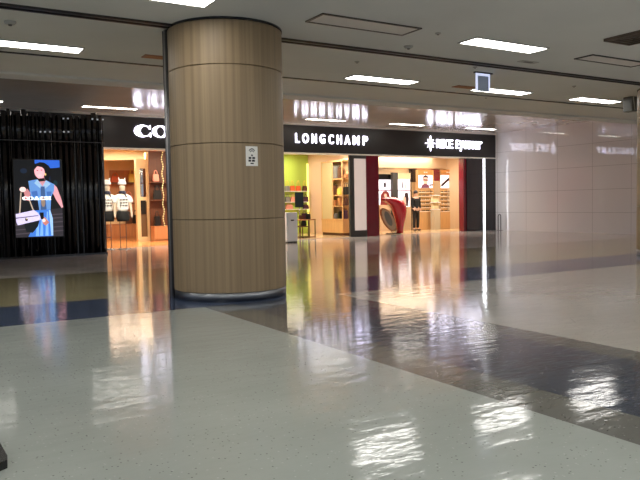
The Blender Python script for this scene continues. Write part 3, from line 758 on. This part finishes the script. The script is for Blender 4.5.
# display table
YT = 26.3
ta, tb = PX(299.3, YT), PX(315.5, YT); tz = PZ(307, 219.3, YT)
t = thing('display_table', 'slim wood and metal display table before the pink wall', 'table', ((ta+tb)/2, YT, .012))
MB().box(ta, YT, tz-.05, tb, YT+.6, tz, bevel=.008).build('tabletop', M['tan'], t)
for lx in (ta+.02, ta+(tb-ta)*.52, tb-.05):
    for ly in (YT+.03, YT+.55): MB().box(lx, ly-.02, .012, lx+.04, ly+.02, tz-.05).build('leg', wood('olive_wood', (104, 92, 52)), t)
MB().box(ta+.02, YT+.02, .03, tb-.02, YT+.06, .07).box(ta+.02, YT+.53, .03, tb-.02, YT+.57, .07).build('foot_rail', M['brown'], t)
MB().box(ta+.06, YT+.04, .5, ta+(tb-ta)*.52, YT+.56, .54).build('lower_shelf', M['brown'], t)
bag((PX(304, YT+.42), YT+.42, tz), .24, .26, .14, M['purple'], 'plum handbag on the display table', hh=.5)
bag((PX(307.8, YT+.15), YT+.15, tz), .2, .24, .14, M['bkleather'], 'small black handbag on the display table', hh=.4)
bag((PX(300.8, YT+.3), YT+.3, tz), .2, .18, .14, M['brown'], 'small brown handbag at the left of the display table', hh=.5)
bag((PX(303.2, YT+.3), YT+.3, .54), .22, .24, .16, M['bkleather'], 'black handbag on the low shelf of the display table', hh=.2)
# oak shelving running back along the pink wall
ux0 = PX(343.2, 26.6, 230); ux1 = PX(350.5, 26.6, 230)+.05; uy0 = 26.6; bx = ux0+.17; uy1 = at(321.3, 200, 0, ux0).y; uyg = at(332, 200, 0, ux0).y
zt_ = PZ(343, 219, 26.6)
t = thing('shelving_unit', 'tall oak shelving unit with base cabinet full of bags', 'shelving', ((ux0+ux1)/2, uy0, .012))
MB().box(ux0, uy0, .14, ux1, uy1, zt_-.05).build('base_cabinet', M['oak'], t)
MB().box(ux0+.05, uy0+.05, .012, ux1, uy1, .14).build('plinth', M['brown'], t)
MB().box(ux0-.02, uy0-.02, zt_-.05, ux1, uy1, zt_).build('counter', M['oak'], t)
MB().box(ux1-.06, uy0, zt_, ux1, uy1, 3.6).build('back_panel', wood('pale_oak', (226, 186, 138)), t)
for yy in (uy0+.02, uyg-.05, uy1-.06): MB().box(ux0, yy, zt_, ux0+.05, yy+.05, 3.45).build('post', M['oak'], t)
zs4 = [PZ(343, 178.3, 26.9), PZ(343, 194.8, 26.9), PZ(343, 205.6, 26.9)]
for z in zs4: MB().box(ux0+.05, uy0+.07, z-.05, ux1-.06, uy1, z).build('shelf', M['oak'], t)
MB().box(ux0, uy0, 3.45, ux1-.06, uy1, 3.52).build('top', M['oak'], t)
MB().box(ux0+.02, uyg, zt_, ux0+.035, uy1-.06, 3.45).build('side_screen', mat('woven_screen', (196, 176, 130), .5), t)
def sb(px_, z, w_, h_, mm, lab, hh=.25): bag((bx, at(px_, 200, 0, bx).y, z), w_*.75, h_, .2, M[mm], lab, yaw=math.pi/2, hh=hh)
sb(336.5, zs4[0], .46, .6, 'greyleather', 'tall grey rucksack on the top oak shelf', .15)
sb(341, zs4[0], .36, .5, 'brown', 'brown bag beside the grey one on the top oak shelf', .15)
sb(346.5, zs4[0], .3, .16, 'tan', 'low tan pouch on the top oak shelf near the dark post', .1)
sb(346.5, zs4[1], .46, .36, 'bkleather', 'black handbag on the second oak shelf', .6)
sb(340, zs4[1], .34, .3, 'yellow', 'pale handbag on the second oak shelf left of the black one')
sb(335, zs4[1], .34, .46, 'brown', 'brown handbag at the far end of the second oak shelf')
sb(345.5, zs4[2], .34, .36, 'brown', 'brown handbag on the third oak shelf near the dark post')
sb(340.5, zs4[2], .34, .38, 'tan', 'tan handbag in the middle of the third oak shelf')
sb(335, zs4[2], .32, .26, 'tan', 'small tan handbag at the far end of the third oak shelf')
sb(345, zt_, .3, .4, 'purple', 'plum handbag on the oak counter near the dark post')
sb(340, zt_, .3, .36, 'bkleather', 'black handbag in the middle of the oak counter')
sb(335, zt_, .36, .24, 'greyleather', 'grey handbag low at the far end of the oak counter')

# ================= eyewear shop =================
YE = 29.4
sung = None
def picture(mbp, pts_px, Y, mi): mbp.face([(PX(a, Y), Y, PZ(a, b, Y)) for a, b in pts_px], mi)
white_box = mat('lightbox_white', (236, 232, 240), .4, emit=1.3)
pk = mat('poster_skin', (224, 170, 150), .5, emit=.8); dk = mat('poster_dark', (52, 34, 40), .5); bl = mat('poster_plum', (110, 60, 80), .5, emit=.4)
rd = mat('poster_hair', (120, 40, 34), .5, emit=.4)
def eyewear_unit(pa, pb, label, kind):
    Y = YE-.4
    x0, x1 = PX(pa, Y), PX(pb, Y); zt_, zp1, zp0, zb_ = PZ(pa, 169.5, Y), PZ(pa, 175, Y), PZ(pa, 188, Y), PZ(pa, 212, Y)
    t = thing('eyewear_display', label, 'display unit', ((x0+x1)/2, Y, .012))
    MB().box(x0, Y, .012, x1, YE-.003, zb_).build('base_cabinet', M['oak'], t)
    MB().box(x0, Y+.2, zb_, x1, YE-.003, zt_).build('back_board', M['oak'], t)
    for s in (x0, x1-.03): MB().box(s, Y, zb_, s+.03, Y+.2, zt_).build('side_board', M['oak'], t)
    MB().box(x0+.03, Y+.02, zp1, x1-.03, Y+.2, zt_).build('header', mat('amber_header', (214, 150, 84), .5), t)
    hz = (zp1+zt_)/2
    MB().box((x0+x1)/2-.12, Y+.012, hz-.03, (x0+x1)/2-.02, Y+.02, hz+.03).box((x0+x1)/2+.02, Y+.012, hz-.03, (x0+x1)/2+.12, Y+.02, hz+.03).build('header_mark', M['white'], t)
    ax0, ax1 = x0+.03, x1-.03
    MB().box(ax0, Y+.06, zp0, ax1, Y+.2, zp1).build('lightbox', white_box, t)
    pb_ = MB(); W_, H_ = ax1-ax0, zp1-zp0; yq = Y+.055
    def q(pts, mi, l=0): pb_.face([(ax0+a*W_, yq-l*.002, zp0+b*H_) for a, b in pts], mi)
    if kind == 0:
        q([(.38, .3), (.62, .25), (.7, .6), (.62, .85), (.42, .86), (.34, .6)], 0); q([(.34, .62), (.36, .92), (.52, 1), (.68, .92), (.72, .66), (.62, .82), (.44, .84)], 1, 1)
        q([(.36, .58), (.68, .56), (.68, .66), (.36, .68)], 1, 1); q([(.2, 0), (.8, 0), (.74, .22), (.6, .32), (.4, .32), (.26, .2)], 2, 1); q([(.78, .15), (1, .2), (1, .3), (.78, .28)], 1)
    else:
        q([(.05, .1), (.2, .15), (.55, .55), (.62, .8), (.5, .75), (.1, .3)], 1); q([(.5, .55), (.78, .6), (.8, .75), (.5, .7)], 1, 1)
        q([(.6, .0), (1, .05), (1, .45), (.8, .3)], 0); q([(.8, .35), (1, .48), (1, .56), (.78, .42)], 1, 1)
    pb_.build('poster', [pk, dk, bl], t)
    shs = [zb_+.02+(zp0-zb_-.04)*k/6 for k in range(6)]
    for z in shs: MB().box(x0+.03, Y+.02, z-.015, x1-.03, Y+.2, z).build('shelf', mat('shelf_glow', (250, 238, 214), .4, emit=.6), t)  # light on the shelf boards put in as emission
    return x0, x1, Y, shs
def make_sung():
    t = thing('sunglasses', 'tmp', 'sunglasses', (0, 0, 0))
    g = MB()
    for s in (-1, 1):
        g.prism([(s*.055+.045*math.cos(a*math.pi/6), .045+.035*math.sin(a*math.pi/6)) for a in range(12)], -.006, .006)
        g.box(s*.098-.004, 0, .055, s*.098+.004, .12, .065)
    g.box(-.02, -.005, .055, .02, .005, .066)
    o = g.build('frame', M['bkleather']); o.parent = t
    return t
proto = None
for (pa, pb, side, kind) in ((418.3, 433.8, 'left', 0), (440.3, 456.4, 'right', 1)):
    x0, x1, Y, shs = eyewear_unit(pa, pb, ('left wooden eyewear display under a portrait lightbox' if kind == 0 else 'right wooden eyewear display under a lightbox of dark arms'), kind)
    for r_, z in enumerate(shs):
        nm = ('lowest', 'second lowest', 'third lowest', 'third highest', 'second highest', 'highest')[r_]
        for c_ in range(4):
            xx = x0+.15+(x1-x0-.3)*c_/3
            lab = 'dark sunglasses on the %s shelf of the %s eyewear display' % (nm, side)
            grp = '%s shelf sunglasses of the %s display' % (nm, side)
            if proto is None: proto = make_sung(); g_ = proto
            else: g_ = dup(proto, (0, 0, 0))
            g_.location = (xx, Y+.05, z); g_['label'] = lab; g_['group'] = grp
# mirror column between the displays
Y = YE-.4; mx0, mx1 = PX(433.8, Y)+.01, PX(440.3, Y)-.01
t = thing('mirror_pier', 'narrow mirrored pier between the two eyewear displays', 'mirror', ((mx0+mx1)/2, Y, .012))
MB().box(mx0, Y, .012, mx1, YE-.003, PZ(437, 181, Y)).build('mirror', M['mirror'], t)
MB().box(mx0, Y, PZ(437, 181, Y), mx1, YE-.003, PZ(437, 169.5, Y)).build('dark_top', M['maroon'], t)
Y2 = YE-.9; t = thing('eyewear_table', 'pale glass table between the eyewear displays with white trays', 'table', (PX(437, Y2), Y2, .012))
e0, e1 = PX(433.6, Y2), PX(440.6, Y2)
MB().box(e0+.03, Y2, .012, e1-.03, Y2+.3, PZ(437, 209, Y2)).build('glass_body', mat('pale_glass', (188, 176, 150), .15), t)
for py_ in (209, 202, 195): MB().box(e0, Y2-.02, PZ(437, py_, Y2)-.04, e1, Y2+.3, PZ(437, py_, Y2)).build('tray', M['white'], t)
MB().box(e0+.06, Y2+.1, PZ(437, 209, Y2), e1-.06, Y2+.3, PZ(437, 195, Y2)).build('riser', M['cream'], t)
# dark upright left of the left display
Y = YE-.2; tag(MB().box(PX(411.5, Y), Y, 2.6, PX(418, Y), YE-.003, PZ(414, 169, Y)).build('wall_panel', M['darkmaroon']), 'dark maroon panel high on the wall left of the portrait lightbox', 'panel')
tag(MB().box(PX(411.5, Y), Y+.05, .012, PX(418, Y), YE-.003, 2.6).build('wall_mirror', M['mirror']), 'tall wall mirror behind the person in black', 'mirror')
# left lightboxes
def poster_wall(pa, pb, Y, py_top, py_head, py_bot, label, headm, kind):
    x0, x1 = PX(pa, Y), PX(pb, Y); z2, z1, z0 = PZ(pa, py_top, Y), PZ(pa, py_head, Y), PZ(pa, py_bot, Y)
    t = thing('poster_display', label, 'display unit', ((x0+x1)/2, Y, .012))
    MB().box(x0, Y, .012, x1, Y+.3, z0).build('counter', M['beige'], t)
    MB().box(x0, Y+.02, z1, x1, Y+.3, z2).build('header', headm, t)
    MB().box(x0, Y+.08, z0, x1, Y+.3, z1).build('lightbox', white_box, t)
    b = MB(); W_, H_ = x1-x0, z1-z0
    def q(pts, mi, l=0): b.face([(x0+a_*W_, Y+.075-l*.002, z0+b_*H_) for a_, b_ in pts], mi)
    if kind == 0:
        q([(.1, 0), (.9, 0), (.92, .3), (.8, .5), (.6, .56), (.36, .54), (.16, .4)], 3); q([(.42, .12), (.62, .1), (.7, .3), (.62, .44), (.48, .44), (.4, .3)], 0, 1)
        q([(.4, .3), (.5, .26), (.5, .32), (.4, .36)], 1, 2); q([(.42, .7), (.6, .68), (.6, .9), (.42, .88)], 1); q([(0, .56), (1, .56), (1, .6), (0, .6)], 2, 1)
    else:
        q([(.3, .68), (.42, .68), (.4, .95), (.34, .95)], 1); q([(.55, .66), (.72, .66), (.7, .82), (.58, .84)], 0); q([(.5, .1), (.8, .0), (.9, .3), (.8, .52), (.55, .5)], 1); q([(.3, .0), (.66, .0), (.62, .34), (.44, .4), (.3, .2)], 0, 1)
        q([(0, .56), (1, .56), (1, .6), (0, .6)], 2, 1)
    b.build('poster', [pk, dk, bl, rd], t)
poster_wall(379.8, 391.8, YE-.5, 174, 179.5, 205, 'lightbox display with a brown haired portrait under a black header', M['black'], 0)
poster_wall(399, 411, YE-.4, 173, 179, 207, 'lightbox display under a beige header right of the grey pillar', M['cream'], 1)
Y = YE-.7; tag(MB().box(PX(393, Y), Y, .012, PX(398.2, Y), Y+.18, PZ(396, 172.5, Y)).build('pillar', M['dgrey']), 'dark grey square pillar above the red sculpture', 'pillar')
# beige header across the top of the shop wall
struct('wall_back', MB().box(XM1+.02, YE-.15, PZ(437, 168.5, YE-.15), WX-.02, YE-.003, 4.05), M['beige'])

# red sculptural shell with an oval mirror
Yr = 26.5
def rp(pts): return [(PX(378+a/6.4, Yr), PZ(378+a/6.4, 165+b/6.4, Yr)) for a, b in pts]
t = thing('sculpture', 'tall red curled shell sculpture holding an oval mirror', 'sculpture', (PX(396, Yr), Yr, .012))
out = [(22, 222), (36, 210), (62, 206), (96, 204), (128, 212), (154, 228), (170, 250), (174, 280), (168, 320), (160, 360), (154, 400), (150, 436)]
inn = [(22, 222), (40, 232), (60, 244), (78, 260), (92, 284), (100, 306), (108, 330), (114, 352), (118, 374), (120, 396), (121, 418), (122, 436)]
O, I = rp(out), rp(inn); mb = MB(); rows = []
for k, (a, b) in enumerate(zip(O, I)):
    bul = .1+.24*math.sin(math.pi*min(1, (k+1)/11)*.85)
    ring = []
    for j in range(12):
        an = 2*math.pi*j/12; c_ = ((a[0]+b[0])/2, (a[1]+b[1])/2); hx, hz = (a[0]-b[0])/2, (a[1]-b[1])/2
        ring.append(mb.bm.verts.new((c_[0]+hx*math.cos(an), Yr+bul*math.sin(an), max(.012, c_[1]+hz*math.cos(an)))))
    rows.append(ring)
for a, b in zip(rows, rows[1:]):
    for j in range(12):
        f = mb.bm.faces.new((a[j], a[(j+1) % 12], b[(j+1) % 12], b[j])); f.smooth = True
mb.bm.faces.new(rows[-1])
bmesh.ops.remove_doubles(mb.bm, verts=mb.bm.verts, dist=.0005); bmesh.ops.recalc_face_normals(mb.bm, faces=mb.bm.faces)
mb.build('shell', M['red'], t)
ov = []
for k in range(28):
    a = 2*math.pi*k/28; u, v_ = 82*math.cos(a), 34*math.sin(a); ca, sa = math.cos(1.08), math.sin(1.08)
    ov.append((68+u*ca-v_*sa, 350+u*sa+v_*ca))
ovp = rp(ov); cxo, czo = sum(p[0] for p in ovp)/28, sum(p[1] for p in ovp)/28
MB().prism(ovp, Yr+.02, Yr+.1).build('mirror_rim', M['tan'], t)
MB().prism([(cxo+(a-cxo)*.9, czo+(b-czo)*.9) for a, b in ovp], Yr, Yr+.02).build('oval_mirror', mat('champagne_disc', (196, 170, 140), .3), t)
MB().prism([(cxo+(a-cxo)*.52-.03, czo+(b-czo)*.62+.05) for a, b in ovp], Yr-.01, Yr).build('inner_disc', M['greyleather'], t)
MB().lathe(PX(394, Yr), Yr+.1, [(.42, .012), (.42, .04)], 28, sy_=.6).build('base_plate', M['darkmaroon'], t)

# person in black inside the eyewear shop, seen from behind, facing the wall
YQ = 28.3; s = 1.0
t = thing('person', 'person in black clothes standing before the wall mirror', 'person', (PX(415.8, YQ), YQ, .012))
hscale = (PZ(416, 190.5, YQ)-.012)/1.75
def v(x, y, z, r): return ((x*hscale, y*hscale, z*hscale), tuple(q*hscale for q in r) if isinstance(r, tuple) else r*hscale)
V = [v(0, 0, .95, (.14, .1)), v(0, 0, 1.12, (.12, .09)), v(0, 0, 1.3, (.15, .1)), v(0, 0, 1.42, (.11, .08)), v(0, 0, 1.5, .05), v(0, -.01, 1.58, .075), v(0, -.01, 1.68, .078),
     v(-.17, 0, 1.4, .055), v(-.21, .0, 1.14, .042), v(-.19, -.1, .94, .034), v(-.18, -.16, .88, .03),
     v(.17, 0, 1.4, .055), v(.22, .02, 1.14, .042), v(.21, -.04, .92, .034), v(.21, -.06, .84, .03),
     v(-.09, 0, .86, .085), v(-.1, -.01, .5, .06), v(-.1, .02, .1, .042), v(-.1, -.1, .035, .035),
     v(.09, 0, .86, .085), v(.11, 0, .5, .06), v(.12, .03, .1, .042), v(.13, -.09, .035, .035)]
E = [(0, 1), (1, 2), (2, 3), (3, 4), (4, 5), (5, 6), (3, 7), (7, 8), (8, 9), (9, 10), (3, 11), (11, 12), (12, 13), (13, 14), (0, 15), (15, 16), (16, 17), (17, 18), (0, 19), (19, 20), (20, 21), (21, 22)]
skin_body('body', V, E, M['skin'], t)
Vs = [v(0, 0, .92, (.165, .12)), v(0, 0, 1.12, (.14, .11)), v(0, 0, 1.3, (.165, .12)), v(0, 0, 1.42, (.125, .1)), v(-.18, 0, 1.4, .072), v(-.22, 0, 1.14, .056), v(-.2, -.09, .97, .046), v(.18, 0, 1.4, .072), v(.23, .02, 1.14, .056), v(.22, -.03, .95, .046)]
skin_body('jacket', Vs, [(0, 1), (1, 2), (2, 3), (3, 4), (4, 5), (5, 6), (3, 7), (7, 8), (8, 9)], M['cloth_black'], t)
Vt = [v(0, 0, .96, (.15, .11)), v(-.09, 0, .86, .1), v(-.1, -.01, .5, .075), v(-.1, .02, .1, .06), v(.09, 0, .86, .1), v(.11, 0, .5, .075), v(.12, .03, .1, .06)]
skin_body('trousers', Vt, [(0, 1), (1, 2), (2, 3), (0, 4), (4, 5), (5, 6)], M['cloth_black'], t)
o = MB().ball((0, .01*hscale, 1.67*hscale), .095*hscale, .1*hscale, .1*hscale).build('hair', M['hair']); o.parent = t
o = MB().ball((-.1*hscale, -.06*hscale, .04*hscale), .05*hscale, .13*hscale, .035*hscale).build('shoe', M['cloth_black']); o.parent = t
o = MB().ball((.125*hscale, -.05*hscale, .04*hscale), .05*hscale, .13*hscale, .035*hscale).build('shoe', M['cloth_black']); o.parent = t

# ---------------------------------------------------------------- small floor things
p = at(497.3, 232.5, 2, 0)
bx_, by_ = WX-.3, YS-.55
t = thing('barrier_post', 'short grey steel hoop post at the foot of the glossy wall', 'post', (bx_, by_, 0))
MB().tube([(bx_-.09, by_, .01), (bx_-.09, by_, .72), (bx_-.06, by_, .8), (bx_, by_, .83), (bx_+.06, by_, .8), (bx_+.09, by_, .72), (bx_+.09, by_, .01)], .022, 8).build('hoop', M['steel_dark'], t)
MB().box(bx_-.14, by_-.08, 0, bx_+.14, by_+.08, .012).build('base_plate', M['steel_dark'], t)
# black floor stand at the lower left edge
t = thing('floor_stand', 'black floor stand base poking in at the lower left corner', 'stand', (.2, 4.6, 0))
MB().prism([(-.1, 4.27), (.4, 4.27), (.46, 4.31), (.47, 4.38), (.45, 4.95), (-.1, 4.95)], 0, .05, axis='Z').build('base_plate', M['black'], t)
MB().tube([(.08, 4.65, .05), (.08, 4.65, 1.1)], .02, 10).build('pole', M['black'], t)
MB().box(-.08, 4.63, 1.1, .24, 4.66, 1.5, bevel=.005).build('sign_board', M['black'], t)

# ---------------------------------------------------------------- layout units to metres
done = set()
for o in scn.objects:
    if o.type == 'CAMERA': continue
    o.location = o.location*K
    if o.type == 'MESH' and o.data.name not in done:
        done.add(o.data.name); o.data.transform(Matrix.Scale(K, 4)); o.data.update()
